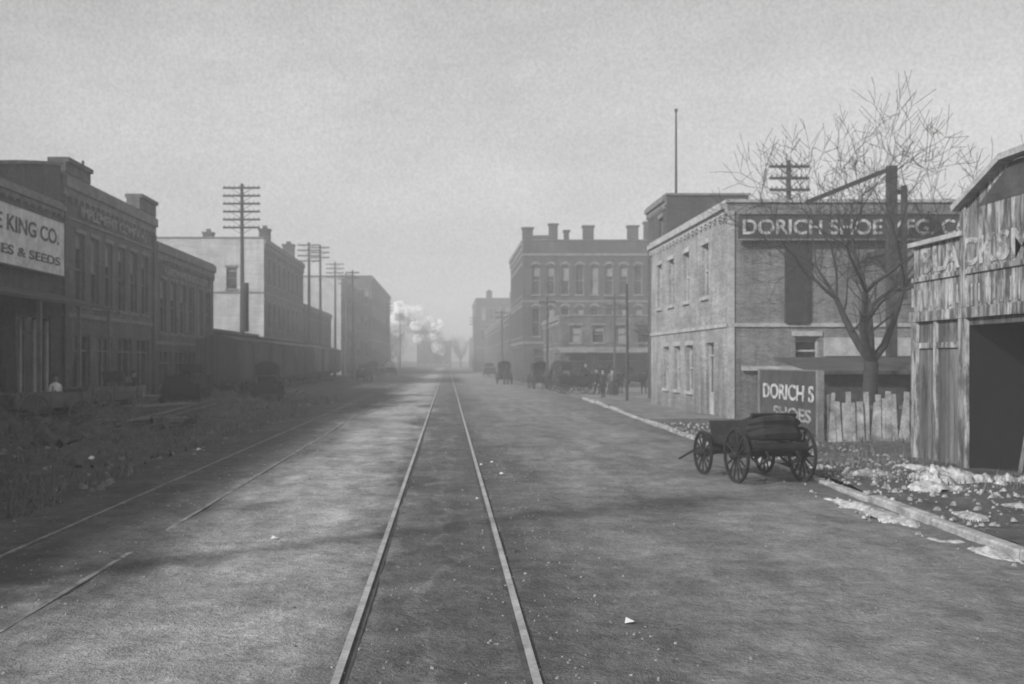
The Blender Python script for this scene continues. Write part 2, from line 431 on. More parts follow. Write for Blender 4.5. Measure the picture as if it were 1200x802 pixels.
b, W, _ = building('brick_hotel', -34, -12.9, 175, 232, 16.8, 1, 'brick_far', row(177,230,16,1.3,12,14.5)+row(177,230,16,1.3,7.5,10)+row(177,230,10,2.5,.5,4,'shop'),
    row(-17.2,-13.2,3,.8,12,14.5)+row(-17.2,-13.2,3,.8,7.5,10)+row(-17.2,-13.2,3,.8,3,5.5), belts=((5.8,.3),))
b, W, _ = building('brick_store', -36, -18, 240, 330, 7.5, 1, 'brick_far', row(242,328,20,1.4,4.6,6.3)+row(242,328,14,3,.5,3.5,'shop'), [])

# ---- RIGHT SIDE
b, W, WF = building('shoe_factory', 10.6, 22.0, 38.7, 53.2, 8.3, -1, 'brick_shoe',
    [(41.55,42.6,4.95,7.1,'sash'),(44.85,45.9,4.95,7.1,'sash'),(47.9,49,4.95,7.1,'sash'),(50.6,51.6,4.95,7.1,'sash'),
     (40.7,41.9,.15,3.05,'door'),(44.2,45.3,1.0,3.0,'sash'),(46.6,47.7,1.0,3.0,'sash'),(49,50.1,1.0,3.0,'sash')],
    [(13.15,14.05,2.15,3.25,'sash'),(18.3,19.3,4.6,6.3,'sash')], trim='trim_light', frame='trim_light',
    belts=((3.6,.14),), south_mat='brick_side', coping=.35, cornice=.25)
WF.box(mb := MB(), 12.75, 13.6, 3.75, 6.80, .003, .16); mb.obj('loading_door', 'black_paint', b)
mb = MB(); WF.box(mb, 10.6, 10.85, 0, 8.0, .003, .05); mb.obj('corner_board', 'trim_light', b)
mb = MB(); WF.box(mb, 11.1, 22.0, 1.95, 2.12, .065, .18); mb.obj('ledge', 'trim_light', b)
mb = MB(); WF.box(mb, 14.2, 22.0, 2.5, 3.2, .065, .10); mb.obj('lower_siding_panel', 'trim_light', b)
sg = empty('factory_sign')
mb = MB(); mb.box(10.95, 20.6, 38.45, 38.55, 6.9, 7.82); mb.obj('board', 'board_dark', sg)
mb = MB(); mb.box(10.95, 20.6, 38.4, 38.6, 7.82, 7.88); mb.box(10.95, 20.6, 38.4, 38.6, 6.84, 6.9)
for x in (11.3, 14, 17, 20): mb.box(x-.05, x+.05, 38.56, 38.7, 6.9, 7.8)
mb.obj('frame', 'trim_mid', sg)
text('lettering', 'DORICH SHOE MFG. CO.', (11.05, 38.43, 7.08), (math.pi/2,0,0), 8.8, .56, 'faded_white', sg)
b, W, _ = building('brick_house_block', 11.8, 16.2, 55, 60.2, 11.2, -1, 'brick_far', [(56,57,8.8,10.2,'sash')], [], cornice=.3)
fp = empty('flagpole'); mb = MB(); mb.tube([(13.3,59.5,10.75),(13.3,59.5,16.8)], [.08,.05]); mb.tube([(13.3,59.5,16.8),(13.3,59.5,16.95)], .09)
mb.obj('pole', 'pole', fp)
rows = []
for z0, z1 in ((9.3,12.3),(4.9,7.9)): rows += row(8.6, 24, 10, .85, z0, z1)
srows = row(109, 128, 9, .95, 9.3, 12.3)+row(109,128,9,.95,4.9,7.9)+row(109,128,6,2,.5,3.6,'shop')
b, W, WF = building('arched_brick_block', 8.0, 25, 108, 129, 15.0, -1, 'brick_far', srows, rows+row(8.8,24,7,1.5,.5,3.5,'shop'),
    arches=True, cornice=.5, belts=((4.1,.25),(8.5,.2),(13.4,.25)), trim='trim_mid')
mb = MB()
for x, w, h in ((8.5,1.1,16.2),(11.2,.9,16.6),(12.6,.5,15.9),(14.9,1.1,16.4),(19.6,1.1,16.4),(21.5,1.4,16.8),(24.4,1.2,16.4)):
    mb.box(x-w/2, x+w/2, 107.85, 108.6, 15.13, h); mb.box(x-w/2-.1, x+w/2+.1, 107.75, 108.7, h, h+.2)
mb.box(9.1, 10.7, 107.93, 108.28, 15.13, 15.55); mb.box(22.3, 23.7, 107.93, 108.28, 15.13, 15.8)
mb.obj('parapet_piers', 'brick_far', b)
b, W, _ = building('low_store', 9.8, 21, 89, 104, 6.2, -1, 'brick_mid', row(90,103,5,1.2,3.9,5.4)+row(90,103,3,2.5,.4,3,'shop'),
    row(10.2,20,5,1.0,3.9,5.4)+row(10.2,20,4,1.6,.4,3,'shop'), belts=((3.3,.2),))
mb = MB(); mb.hexa([(9.6,86.9,3.0),(20,86.9,3.0),(20,88.9,3.4),(9.6,88.9,3.4),(9.6,86.9,3.08),(20,86.9,3.08),(20,88.9,3.5),(9.6,88.9,3.5)]); mb.obj('awning', 'trim_mid', b)
b, W, _ = building('brick_store', 6.2, 20, 218, 250, 15.6, -1, 'brick_far', row(219,249,10,1.3,11,13.5)+row(219,249,10,1.3,6.5,9),
    row(6.8,19,7,1.0,11,13.5)+row(6.8,19,7,1.0,6.5,9)+row(6.8,19,5,1.7,.6,3.8,'shop'), belts=((5,.3),(10,.2)))
chimney(b, 9, 219, 15.2, 17, 1.2, 'brick_far'); chimney(b, 14, 219, 15.2, 16.8, 1.2, 'brick_far')
b, W, _ = building('brick_store', 8, 24, 131, 216, 8.5, -1, 'brick_far', row(133,214,26,1.2,5,7)+row(133,214,18,2.4,.5,3.5,'shop'), [])
b, W, _ = building('brick_store', -11, 1.5, 372, 392, 9.5, 1, 'brick_far', [], row(-10.5,1,7,1.1,5.5,7.8)+row(-10.5,1,5,1.7,.6,3.8,'shop'))
b, W, _ = building('brick_store', 7, 20, 300, 330, 9.0, -1, 'brick_far', [], row(7.5,19,6,1.1,5.5,7.6))

# ---- stable on the right
st = empty('stable')
W = Wall('x', 10.7, -1)
wl, wu, dk, fr, bl = MB(), MB(), MB(), MB(), MB()
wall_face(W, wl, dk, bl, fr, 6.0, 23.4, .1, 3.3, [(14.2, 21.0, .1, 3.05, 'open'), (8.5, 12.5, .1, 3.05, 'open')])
wu.poly([W.P(6,3.303,.03), W.P(23.4,3.303,.03), W.P(23.4,4.9,.03), W.P(21.1,4.95,.03), W.P(21.1,5.5,.03), W.P(19.5,6.1,.03), W.P(15,6.1,.03), W.P(15,5.4,.03), W.P(6,5.4,.03)])
wl.quad((10.7,23.4,.1),(19,23.4,.1),(19,23.4,4.3),(10.7,23.4,4.85)); wl.quad((10.7,6,.1),(19,6,.1),(19,6,4.3),(10.7,6,4.85))
wl.quad((19,6,.1),(19,23.4,.1),(19,23.4,4.3),(19,6,4.3))
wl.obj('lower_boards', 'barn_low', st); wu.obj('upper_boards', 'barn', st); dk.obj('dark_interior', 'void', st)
mb = MB(); mb.quad((10.75,6,4.85),(19,6,4.3),(19,23.4,4.3),(10.75,23.4,4.85)); mb.obj('roof', 'roof', st)
mb = MB()
W.box(mb, 5.9, 23.5, 3.2, 3.42, .035, .10)
W.box(mb, 5.9, 23.45, 4.1, 4.2, .035, .075)
W.box(mb, 20.98, 21.25, .1, 3.19, .003, .10); W.box(mb, 22.3, 22.42, .1, 3.19, .003, .06)
W.box(mb, 23.2, 23.45, .1, 3.19, .003, .08); W.box(mb, 21.3, 23.15, 2.6, 2.72, .003, .05)
W.box(mb, 14.0, 14.2, .1, 3.19, .003, .10); W.box(mb, 21.0, 21.2, 3.43, 5.5, .035, .09)
mb.obj('posts_and_rails', 'barn', st)
mb = MB()
W.box(mb, 5.9, 14.9, 5.4, 5.52, -.1, .14); W.box(mb, 21.1, 23.5, 4.9, 5.0, -.1, .14)
mb.beam((10.62,21.3,5.48),(10.62,19.5,6.18),.3,.12); mb.beam((10.62,19.5,6.2),(10.62,14.9,6.2),.3,.12)
mb.obj('white_rake_trim', 'trim_light', st)
mb = MB()
mb.poly([W.P(20.6,5.42,.04), W.P(15.1,5.42,.04), W.P(15.1,6.08,.04), W.P(19.4,6.08,.04)]); mb.obj('dark_gable_panel', 'trim_dark', st)
mb = MB()
for i in range(60):
    y = 6.3+i*.29
    if random.random() < .8:
        z1 = 3.98-random.random()*.2; z0 = 3.44+random.random()*.1
        W.box(mb, y, y+.06, z0, z1, .033, .06)
mb.obj('battens', 'barn', st)
text('faded_lettering', 'BLACKSMITH & WAGON SHOP', (10.66, 23.1, 4.28), (math.pi/2,0,-math.pi/2), 14.5, .56, 'ghost_letters', st)
mb = MB(); mb.box(11.5, 12.6, 18, 19.6, .1, 1.0); mb.beam((11.2,20,.1),(11.9,20.6,2.2),.08); mb.beam((11.3,19.7,.1),(11.6,19.5,1.9),.07); mb.obj('crates', 'wagon_worn', st)

sh = empty('lean_to_shed')
mb = MB(); mb.box(11.9, 18, 32.5, 36.2, .1, 1.9); mb.obj('walls', 'timber', sh)
mb = MB(); mb.hexa([(11.6,32.1,1.9),(18.3,32.1,1.9),(18.3,36.4,2.35),(11.6,36.4,2.35),(11.6,32.1,2.0),(18.3,32.1,2.0),(18.3,36.4,2.45),(11.6,36.4,2.45)]); mb.obj('roof', 'roof', sh)

bb = empty('billboard')
mb = MB(); mb.box(10.3, 10.38, 28.5, 33.7, .25, 2.02); mb.obj('board', 'board_dark', bb)
mb = MB(); mb.box(10.26, 10.44, 28.36, 28.5, .1, 2.06); mb.box(10.26,10.44,33.7,33.8,.1,2.06); mb.box(10.28,10.44,28.5,33.7,2.02,2.06)
for y in (30, 32.2): mb.box(10.385, 10.5, y-.06, y+.06, .1, 2.0); mb.beam((10.45,y,1.9),(11.5,y,.1),.08)
mb.obj('frame', 'trim_mid', bb)
text('lettering_top', 'DORICH S', (10.29, 33.4, 1.15), (math.pi/2,0,-math.pi/2), 4.6, .46, 'faded_white', bb)
text('lettering_bottom', 'SHOES', (10.29, 32.3, .55), (math.pi/2,0,-math.pi/2), 3.3, .38, 'faded_grey', bb)

fe = empty('board_fence')
mb = MB(); x = 10.4
while x < 17.5:
    w = random.uniform(.09,.15); h = random.uniform(1.15,1.55); ln = random.gauss(0,.05)
    if random.random() > .03:
        y = 27.9+random.uniform(-.03,.03)
        mb.hexa([(x,y,.1),(x+w,y,.1),(x+w,y+.025,.1),(x,y+.025,.1),(x+ln,y,h),(x+w+ln,y,h-random.uniform(0,.08)),(x+w+ln,y+.025,h),(x+ln,y+.025,h)])
    x += w+random.uniform(.005,.03)
mb.obj('boards', 'fence', fe)
mb = MB(); mb.beam((10.4,27.98,.5),(17.5,27.98,.5),.05,.09); mb.beam((10.4,27.98,1.05),(17.5,27.98,1.05),.05,.09)
for x in (10.5, 12.8, 15.2, 17.4): mb.box(x-.06,x+.06,28.02,28.14,0,1.4)
mb.obj('rails_and_posts', 'wagon_worn', fe)

th = empty('timber_hoist'); mb = MB()
mb.box(15.8,16.1,36.6,36.9,.1,9.3); mb.beam((12.9,36.75,8.0),(16.0,36.75,9.25),.14,.16); mb.box(15.85,16.05,36.9,38.68,6.2,6.4)
mb.box(16.3,16.45,36.6,36.8,4.5,8.6); mb.box(16.101,16.3,36.7,36.8,8.3,8.45); mb.box(16.101,16.3,36.7,36.8,4.8,4.95)
mb.obj('frame', 'timber', th)

# ------------------------------------------------------------------ ground, road, rails, kerb
def kx(y):
    pts = [(-30,6.5),(11.7,6.6),(18.9,6.95),(29.6,7.1),(41.6,7.5),(53.5,7.9),(80,8.3),(400,8.3)]
    for (a,xa),(b_,xb) in zip(pts, pts[1:]):
        if y <= b_: return xa+(xb-xa)*(y-a)/(b_-a)
    return 8.3
RUTS = (-2.9,-1.7,2.1,3.5,4.2,5.6,-7.0)
def gz(x, y):
    z = .034*noise.noise(Vector((x*.9, y*.5, 0)))+.022*noise.noise(Vector((x*2.7, y*1.8, 3)))+.010*noise.noise(Vector((x*6.5, y*5, 5)))
    for i, r in enumerate(RUTS):
        c = r+.6*noise.noise(Vector((i*7.1, y*.07, 2))); d_ = abs(x-c)
        if d_ < .25: z -= .03*(1-d_/.25)*max(0, .3+noise.noise(Vector((i*3.3,y*.2,0))))
    if x < -5.8: z += min(1,( -5.8-x)/2)*(.12*noise.noise(Vector((x*.5,y*.4,8)))+.08*noise.noise(Vector((x*1.7,y*1.7,5)))+.03*noise.noise(Vector((x*4,y*4,5))))
    for r in (-.79,.64): z *= min(1, abs(x-r)/.35)*.8+.2
    for r in (-3.75,-5.22): z *= min(1, abs(x-r)/.35)*.55+.45
    return z+.03
M['road'] = m_ground('road_earth', [(-7.5,.075),(-5.9,.075),(-5.3,.09),(-4.4,.085),(-3.9,.11),(-3.3,.20),(-2.4,.32),(-1.4,.29),(-1.0,.20),(-.7,.125),(-.2,.115),(-.08,.17),(.02,.115),(.55,.105),(.95,.12),(1.7,.16),(2.6,.195),(5,.19),(6.4,.16),(7,.13)], -8, 8)  # left stops: dark dirt, with the left buildings' shade painted in
M['earth'] = m_ground('ground_earth', [(-40,.09),(-12,.065),(-6,.075),(8,.12),(40,.12)], -40, 40)  # darker left end continues the painted building shade over yard dirt
M['verge'] = m_ground('verge_earth', [(5,.12),(8,.09),(12,.09),(40,.12)], 5, 40, 1.0, .3)
M['walk'] = m_ground('sidewalk_earth', [(5,.18),(40,.18)], 5, 40)
mb = MB(); S = 3000
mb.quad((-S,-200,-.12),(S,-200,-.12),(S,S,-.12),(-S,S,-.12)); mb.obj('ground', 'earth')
def sheet(name, xs_of, ys, mat, z=None):
    v = []; f = []; nx = None
    for y in ys:
        xs = xs_of(y); nx = len(xs)
        for x in xs: v.append((x, y, gz(x,y) if z is None else z(x,y)))
    for j in range(len(ys)-1):
        for i in range(nx-1):
            a = j*nx+i; f.append((a,a+1,a+1+nx,a+nx))
    me = bpy.data.meshes.new(name); me.from_pydata(v, [], f); me.polygons.foreach_set('use_smooth',[True]*len(f)); me.materials.append(M[mat])
    o = bpy.data.objects.new(name, me); col.objects.link(o); return o
ys = []; y = -30
while y < 460: ys.append(y); y += .16 if 3 < y < 30 else (.4 if y < 60 else 2.5)
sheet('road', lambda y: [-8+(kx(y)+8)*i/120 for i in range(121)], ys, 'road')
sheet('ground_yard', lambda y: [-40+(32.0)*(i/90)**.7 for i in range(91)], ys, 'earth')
sheet('verge', lambda y: [kx(y)+.2+(30-kx(y))*(i/40)**1.3 for i in range(41)], [q for q in ys if q < 39.0], 'verge',
      lambda x,y: .12+.05*noise.noise(Vector((x*.9,y*.9,1)))+.03*noise.noise(Vector((x*3,y*3,2))))
sheet('sidewalk', lambda y: [kx(y)+.2+(40-kx(y))*(i/20) for i in range(21)], [q for q in ys if q > 38.5 and q < 62], 'walk', lambda x,y: .118)
sheet('cross_street', lambda y: [kx(y)+.001+60*(i/20) for i in range(21)], [q for q in ys if q > 61], 'walk', lambda x,y: .03)
kb = MB(); yk = -10
while yk < 61:
    ln = random.uniform(1.6,2.4); o = random.uniform(-.04,.04); h = .13+random.uniform(-.04,.02)
    x0 = kx(yk)+o; x1 = kx(yk+ln)+o+random.uniform(-.03,.03)
    kb.hexa([(x0,yk+.01,-.05),(x0+.2,yk+.01,-.05),(x1+.2,yk+ln-.01,-.05),(x1,yk+ln-.01,-.05),(x0,yk+.01,h),(x0+.2,yk+.01,h),(x1+.2,yk+ln-.01,h+random.uniform(-.015,.015)),(x1,yk+ln-.01,h)])
    yk += ln
k = kb.obj('kerb', 'kerb'); bv = k.modifiers.new('b','BEVEL'); bv.width = .025
def track(name, xs, zt, mat, fl):
    e = empty(name)
    for i, x in enumerate(xs):
        mb = MB()
        mb.box(x-.03, x+.03, -30, 460, -.02, zt); mb.obj('rail_%d' % (i+1), mat, e)
        if fl:
            g = MB(); s_ = 1 if i == 0 else -1
            a, c = sorted((x+s_*.032, x+s_*.08)); g.box(a, c, -30, 460, -.02, .036); g.obj('flangeway_%d' % (i+1), 'trim_dark', e)
    return e
track('street_railway_track', (-.79,.64), .056, 'rail', True)
track('street_railway_track', (-5.22,-3.78), .040, 'rail_old', False)

def scatter(name, mat, n, area, smin, smax, zf):
    mb = MB()
    for i in range(n):
        x, y = area(); s = random.uniform(smin, smax)*(.6+.4*random.random()); z = zf(x,y)
        a = random.random()*6.28; pts = []
        for k in range(6):
            an = a+k*math.pi/3; r = s*random.uniform(.6,1.1)
            pts.append((x+math.cos(an)*r, y+math.sin(an)*r))
        b0 = len(mb.v)
        for px,py in pts: mb.v.append((px,py,z-.01))
        for px,py in pts: mb.v.append((x+(px-x)*.6,y+(py-y)*.6,z+s*random.uniform(.3,.8)))
        for k in range(6): mb.f.append((b0+k,b0+(k+1)%6,b0+6+(k+1)%6,b0+6+k))
        mb.f.append(tuple(b0+6+k for k in range(6)))
    return mb.obj(name, mat)
def a1():
    y = 5+38*random.random()**1.6
    return random.choice([random.gauss(1.0,.5), random.gauss(-1.2,.5), random.uniform(-8,6.3), random.gauss(-4.5,1)]), y
scatter('gravel', 'stone', 3600, a1, .006, .026, gz)
scatter('rubble', 'stone', 1100, lambda: (random.uniform(6.9,10.4), random.uniform(9,36)), .015, .08, lambda x,y: .13)
scatter('rubble', 'lumber', 700, lambda: (random.uniform(-15,-6), random.uniform(14,60)), .03, .14, gz)
scatter('snow_lumps', 'snow', 110, lambda: (random.gauss(8.8,.9), random.gauss(18.4,1.6)), .02, .09, lambda x,y: .13)
scatter('snow_lumps', 'snow', 40, lambda: (random.gauss(6.4,.15), random.gauss(14.5,2.6)), .02, .06, lambda x,y: .04)

def mound(name, cx, cy, rx, ry, h, mat, z0=.13, seed=0, thr=0.0, rot=0):
    n = 44; mb = MB(); idx = {}
    for j in range(n+1):
        for i in range(n+1):
            u = -1+2*i/n; v = -1+2*j/n
            lx, ly = u*rx*1.2, v*ry*1.2
            x = cx+lx*math.cos(rot)-ly*math.sin(rot); y = cy+lx*math.sin(rot)+ly*math.cos(rot)
            r = math.sqrt(u*u+v*v)
            nn = noise.noise(Vector((x*2.2+seed,y*2.2,seed)))+.6*noise.noise(Vector((x*6,y*6,seed)))+.25*noise.noise(Vector((x*15,y*15,seed)))
            q = 1-r*1.15+nn*.95
            idx[i,j] = (x,y,z0+(h*max(0,q-thr)**.7*(1+.35*noise.noise(Vector((x*11,y*11,seed)))) if q > thr else -.03), q > thr)
    vi = {}
    for j in range(n):
        for i in range(n):
            c = [idx[i,j],idx[i+1,j],idx[i+1,j+1],idx[i,j+1]]
            if sum(k[3] for k in c) >= 2:
                ids = []
                for key in ((i,j),(i+1,j),(i+1,j+1),(i,j+1)):
                    if key not in vi: vi[key] = len(mb.v); mb.v.append(idx[key][:3])
                    ids.append(vi[key])
                mb.f.append(tuple(ids))
    if mb.f: return mb.obj(name, mat, smooth=True)
for i, (x,y,rx,ry,h) in enumerate([(8.0,19.6,.4,.5,.12),(9.2,18.7,.6,.7,.28),(10.1,18.5,.4,.5,.18),(6.42,15.4,.2,1.4,.08),(6.4,12.2,.2,1.0,.08),
        (8.3,17.5,.4,.35,.12),(7.6,21.5,.25,.8,.06),(9.6,21.0,.3,.5,.07),(7.4,14.5,.2,.4,.05),(8.6,15.4,.2,.4,.05)]):
    mound('snow_patch', x, y, rx, ry, h, 'snow', .13 if x > 6.9 else .03, i*3.1, .22)
for i, (x,y,rx,ry,h) in enumerate([(-12.5,36,3,2.2,.6),(-15,44,2,4,.7),(-11,50,2,4,.5),(-10.5,29,2.5,2,.4),(-14,31,2,3,.7),(-9.5,60,1.5,5,.4),(-13,57,2,2,.6),(-8.6,40,1.2,4,.3),(-8.3,25,1.4,2.5,.25)]):
    mound('dirt_heap', x, y, rx, ry, h, 'dirt_heap', .03, 50+i*2.3)
mb = MB()
for (x,y,s) in ((-7.9,22.8,.16),(-7.7,23.0,.12),(.75,22.4,.04),(1.1,20.6,.05),(1.0,22.8,.04),(1.6,9.0,.045),(-2.2,13,.04),(-6.3,26,.08),(.5,17,.03)):
    z = gz(x,y)+.01
    mb.poly([(x-s,y-s*.6,z),(x+s*.8,y-s,z+s*.4),(x+s,y+s*.5,z+s*.2),(x-s*.5,y+s,z+s*.8)])
mb.obj('paper_scraps', 'paper')
mb = MB()
for i in range(2600):
    if random.random() < .6: x, y = random.uniform(7.4,10.5), random.uniform(17,28)
    else: x, y = random.uniform(9.8,15), random.gauss(27.5,.25)
    if noise.noise(Vector((x*.8,y*.8,4))) < -.05: continue
    h = random.uniform(.08,.32); a = random.random()*6.28; dx = math.cos(a)*.012; dy = math.sin(a)*.012
    lx = random.gauss(0,.3)*h; ly = random.gauss(0,.3)*h
    mb.poly([(x-dx,y-dy,.11),(x+dx,y+dy,.11),(x+lx,y+ly,.11+h)])
mb.obj('dry_weeds', 'brush')
mb = MB()
for i in range(12000):
    x, y = -6.2-abs(random.gauss(0,4)), random.uniform(9,60)
    if noise.noise(Vector((x*.5,y*.3,9))) < .0: continue
    h = random.uniform(.08,.42); a = random.random()*6.28; dx = math.cos(a)*.02; dy = math.sin(a)*.02
    lx = random.gauss(0,.4)*h; ly = random.gauss(0,.4)*h; z = gz(x,y)-.01
    mb.poly([(x-dx,y-dy,z),(x+dx,y+dy,z),(x+lx,y+ly,z+h)])
mb.obj('rank_grass', 'brush')

# ------------------------------------------------------------------ poles
def cross_pole(x, y, H, arms, span=2.7, name='telegraph_pole', r=.17, tr=False):
    e = empty(name, (x,y,0))
    mb = MB(); mb.tube([(0,0,-.1),(0.03,0,H*.5),(0,0,H)], [r, r*.82, r*.6], 10); mb.obj('shaft', 'pole', e)
    a = MB(); ins = MB()
    for i in range(arms):
        z = H-.35-i*.62
        a.box(-span/2, span/2, -.2, -.08, z-.07, z+.07)
        for s_ in (-1,1): a.beam((s_*span*.28,-.14,z-.05),(s_*.05,-.14,z-.5),.035)
        for k in range(8):
            xx = -span/2+.12+k*(span-.24)/7
            ins.tube([(xx,-.14,z+.07),(xx,-.14,z+.13),(xx,-.14,z+.2)], [.02,.045,.03], 6)
    if arms: a.obj('crossarms', 'pole', e); ins.obj('insulators', 'trim_mid', e)
    if tr:
        t = MB(); t.tube([(.3,-.3,4.6),(.3,-.3,8.4)], .3, 10); t.box(-.05,.3,-.3,-.1,5,5.1); t.box(-.05,.3,-.3,-.1,6.6,6.7); t.obj('cable_box', 'pole', e)
    return e
cross_pole(-16.1, 80.3, 16.2, 6, 2.9, r=.2, tr=True)
cross_pole(-16.2, 120, 16.2, 4, 2.6, r=.22); cross_pole(-16.0, 129, 16.9, 3, 2.4, r=.22); cross_pole(-16.2, 148, 16.6, 4, 2.6, r=.2); cross_pole(-12.2, 132, 14, 2, 1.8)
cross_pole(-15.8, 160, 16, 3, 2.4); cross_pole(-12, 205, 14, 3, 2.4); cross_pole(-11.5, 250, 14, 3, 2.4)
cross_pole(-14, 4, 14.2, 4, 2.4, r=.24)
cross_pole(18.2, 54.6, 13.0, 4, 2.1, r=.2)
cross_pole(10.0, 57, 6.6, 0, 1.2, r=.09); cross_pole(14.2, 87, 8.0, 2, 1.8, r=.13); cross_pole(8.2,84,7.5,1,1.4, r=.12)
cross_pole(7.2, 135, 9, 2, 1.8); cross_pole(5.4, 200, 11, 3, 2)

# ------------------------------------------------------------------ wheels / wagons
def wheel(mb, c, r, axis='y', spokes=12, t=.03, w=.05):
    c = Vector(c)
    def P(a, rr, o=0): return c+Vector((math.cos(a)*rr, o, math.sin(a)*rr))
    n = 28
    for k in range(n):
        a0 = 2*math.pi*k/n; a1 = 2*math.pi*(k+1)/n; p = []
        for o in (-w/2, w/2): p += [P(a0,r-t*1.6,o),P(a1,r-t*1.6,o),P(a1,r,o),P(a0,r,o)]
        mb.hexa(p)
    mb.tube([c+Vector((0,-.13,0)),c+Vector((0,-.05,0)),c+Vector((0,.05,0)),c+Vector((0,.13,0))],[.05,.085,.085,.05],10)
    for k in range(spokes):
        a = 2*math.pi*k/spokes; mb.beam(P(a,.06),P(a,r-t),t,t*.8,up=Vector((0,1,0)))
def wagon(name, x, y, rz, L_=3.0, wd=1.15, r1=.5, r2=.62, side=.42, cover=None, seat=True, mat='wagon', tongue=True, buggy=False, z=.03, wmat=None):
    e = empty(name, (x,y,z), rz)
    wl = MB(); hw = wd/2+.16; xa, xb = L_*.33, -L_*.30
    for s_ in (-1,1): wheel(wl, (xa, s_*hw, r1), r1); wheel(wl, (xb, s_*hw, r2), r2, spokes=14)
    wl.tube([(xa,-hw,r1),(xa,hw,r1)], .035, 8); wl.tube([(xb,-hw,r2),(xb,hw,r2)], .035, 8)
    wl.obj('wheels', wmat or mat, e)
    bd = MB(); zb = max(r1,r2)+.12
    bd.beam((xb,0,r2+.03),(xa,0,r1+.06),.08)
    for xx, rr in ((xa,r1),(xb,r2)): bd.box(xx-.06,xx+.06,-wd/2,wd/2,rr+.04,zb)
    if buggy:
        bd.box(-L_*.4, L_*.4, -wd*.38, wd*.38, zb, zb+.06)
        bd.box(-L_*.4, -L_*.4+.04, -wd*.38, wd*.38, zb+.062, zb+.34)
        for s_ in (-1,1): bd.box(-L_*.4+.04, L_*.15, s_*wd*.38-.02*s_, s_*wd*.38+.015*s_, zb+.062, zb+.28)
        bd.beam((L_*.4,0,zb+.05),(L_*.47,0,zb+.5),wd*.7,.03,up=Vector((0,1,0)))
    else:
        bd.box(-L_/2, L_/2, -wd/2, wd/2, zb, zb+.05)
        for s_ in (-1,1):
            nb = 2
            for q in range(nb):
                h0 = zb+.052+q*side/nb
                bd.box(-L_/2, L_/2, s_*wd/2, s_*(wd/2+.03), h0, h0+side/nb-.015)
            for xx in (-L_*.42,-.1,L_*.4): bd.box(xx-.03,xx+.03,s_*(wd/2+.032),s_*(wd/2+.07),zb-.05,zb+side+.07)
        bd.box(-L_/2-.032, -L_/2-.002, -wd/2, wd/2, zb+.05, zb+side); bd.box(L_/2+.002, L_/2+.032, -wd/2, wd/2, zb+.05, zb+side)
    bd.obj('body', mat, e)
    if seat:
        s2 = MB(); sx = -.15 if buggy else L_*.28; zs = zb+(.32 if buggy else side+.18)
        s2.box(sx-.22, sx+.22, -wd*.46, wd*.46, zs, zs+.08)
        s2.hexa([(sx-.25,-wd*.45,zs+.08),(sx-.2,-wd*.45,zs+.08),(sx-.2,wd*.45,zs+.08),(sx-.25,wd*.45,zs+.08),(sx-.38,-wd*.45,zs+.45),(sx-.33,-wd*.45,zs+.45),(sx-.33,wd*.45,zs+.45),(sx-.38,wd*.45,zs+.45)])
        for s_ in (-1,1):
            s2.box(sx-.2,sx+.15,s_*wd*.44,s_*wd*.46,zs+.082,zs+.26); s2.beam((sx-.18,s_*wd*.4,zb+.05),(sx-.18,s_*wd*.4,zs),.04); s2.beam((sx+.18,s_*wd*.4,zb+.05),(sx+.18,s_*wd*.4,zs),.04)
        s2.obj('seat', mat, e)
    if tongue:
        t = MB()
        for s_ in (-1,1): t.tube([(xa,s_*.4,r1+.05),(xa+1.0,s_*.36,r1+.0),(xa+2.2,s_*.28,.1 if tongue == 'down' else .85)],[.035,.03,.022],6)
        t.tube([(xa+.35,-.42,r1),(xa+.35,.42,r1)],.03,6); t.obj('shafts', mat, e)
    if cover:
        c = MB(); n = 10; xs = [-L_*.5+.05, -L_*.2, L_*.12, L_*.42]; R = wd/2+.08; zc = zb+(.55 if not buggy else .9)
        if buggy: xs = [-L_*.30, -L_*.2, -L_*.05, L_*.12]
        rings = []
        for i, xx in enumerate(xs):
            rr = []
            for k in range(n+1):
                a = math.pi*k/n; hh = R*(.85 if not buggy else .5)+(.02*math.sin(i*2))
                rr.append((xx, math.cos(a)*R, zc+.35+math.sin(a)*hh))
            rr = [(xx,R,zc-.1)]+rr+[(xx,-R,zc-.1)]
            rings.append(rr)
        for i in range(len(rings)-1):
            for k in range(len(rings[0])-1): c.quad(rings[i][k],rings[i][k+1],rings[i+1][k+1],rings[i+1][k])
        c.poly(rings[0])
        c.obj('cover', cover, e, smooth=False)
        h = MB()
        for xx in (xs[0]+.02, xs[-1]-.02):
            for s_ in (-1,1): h.beam((xx,s_*(R-.03),zb),(xx,s_*(R-.03),zc+.3),.03)
        h.obj('cover_bows', mat, e)
    return e
PI = math.pi
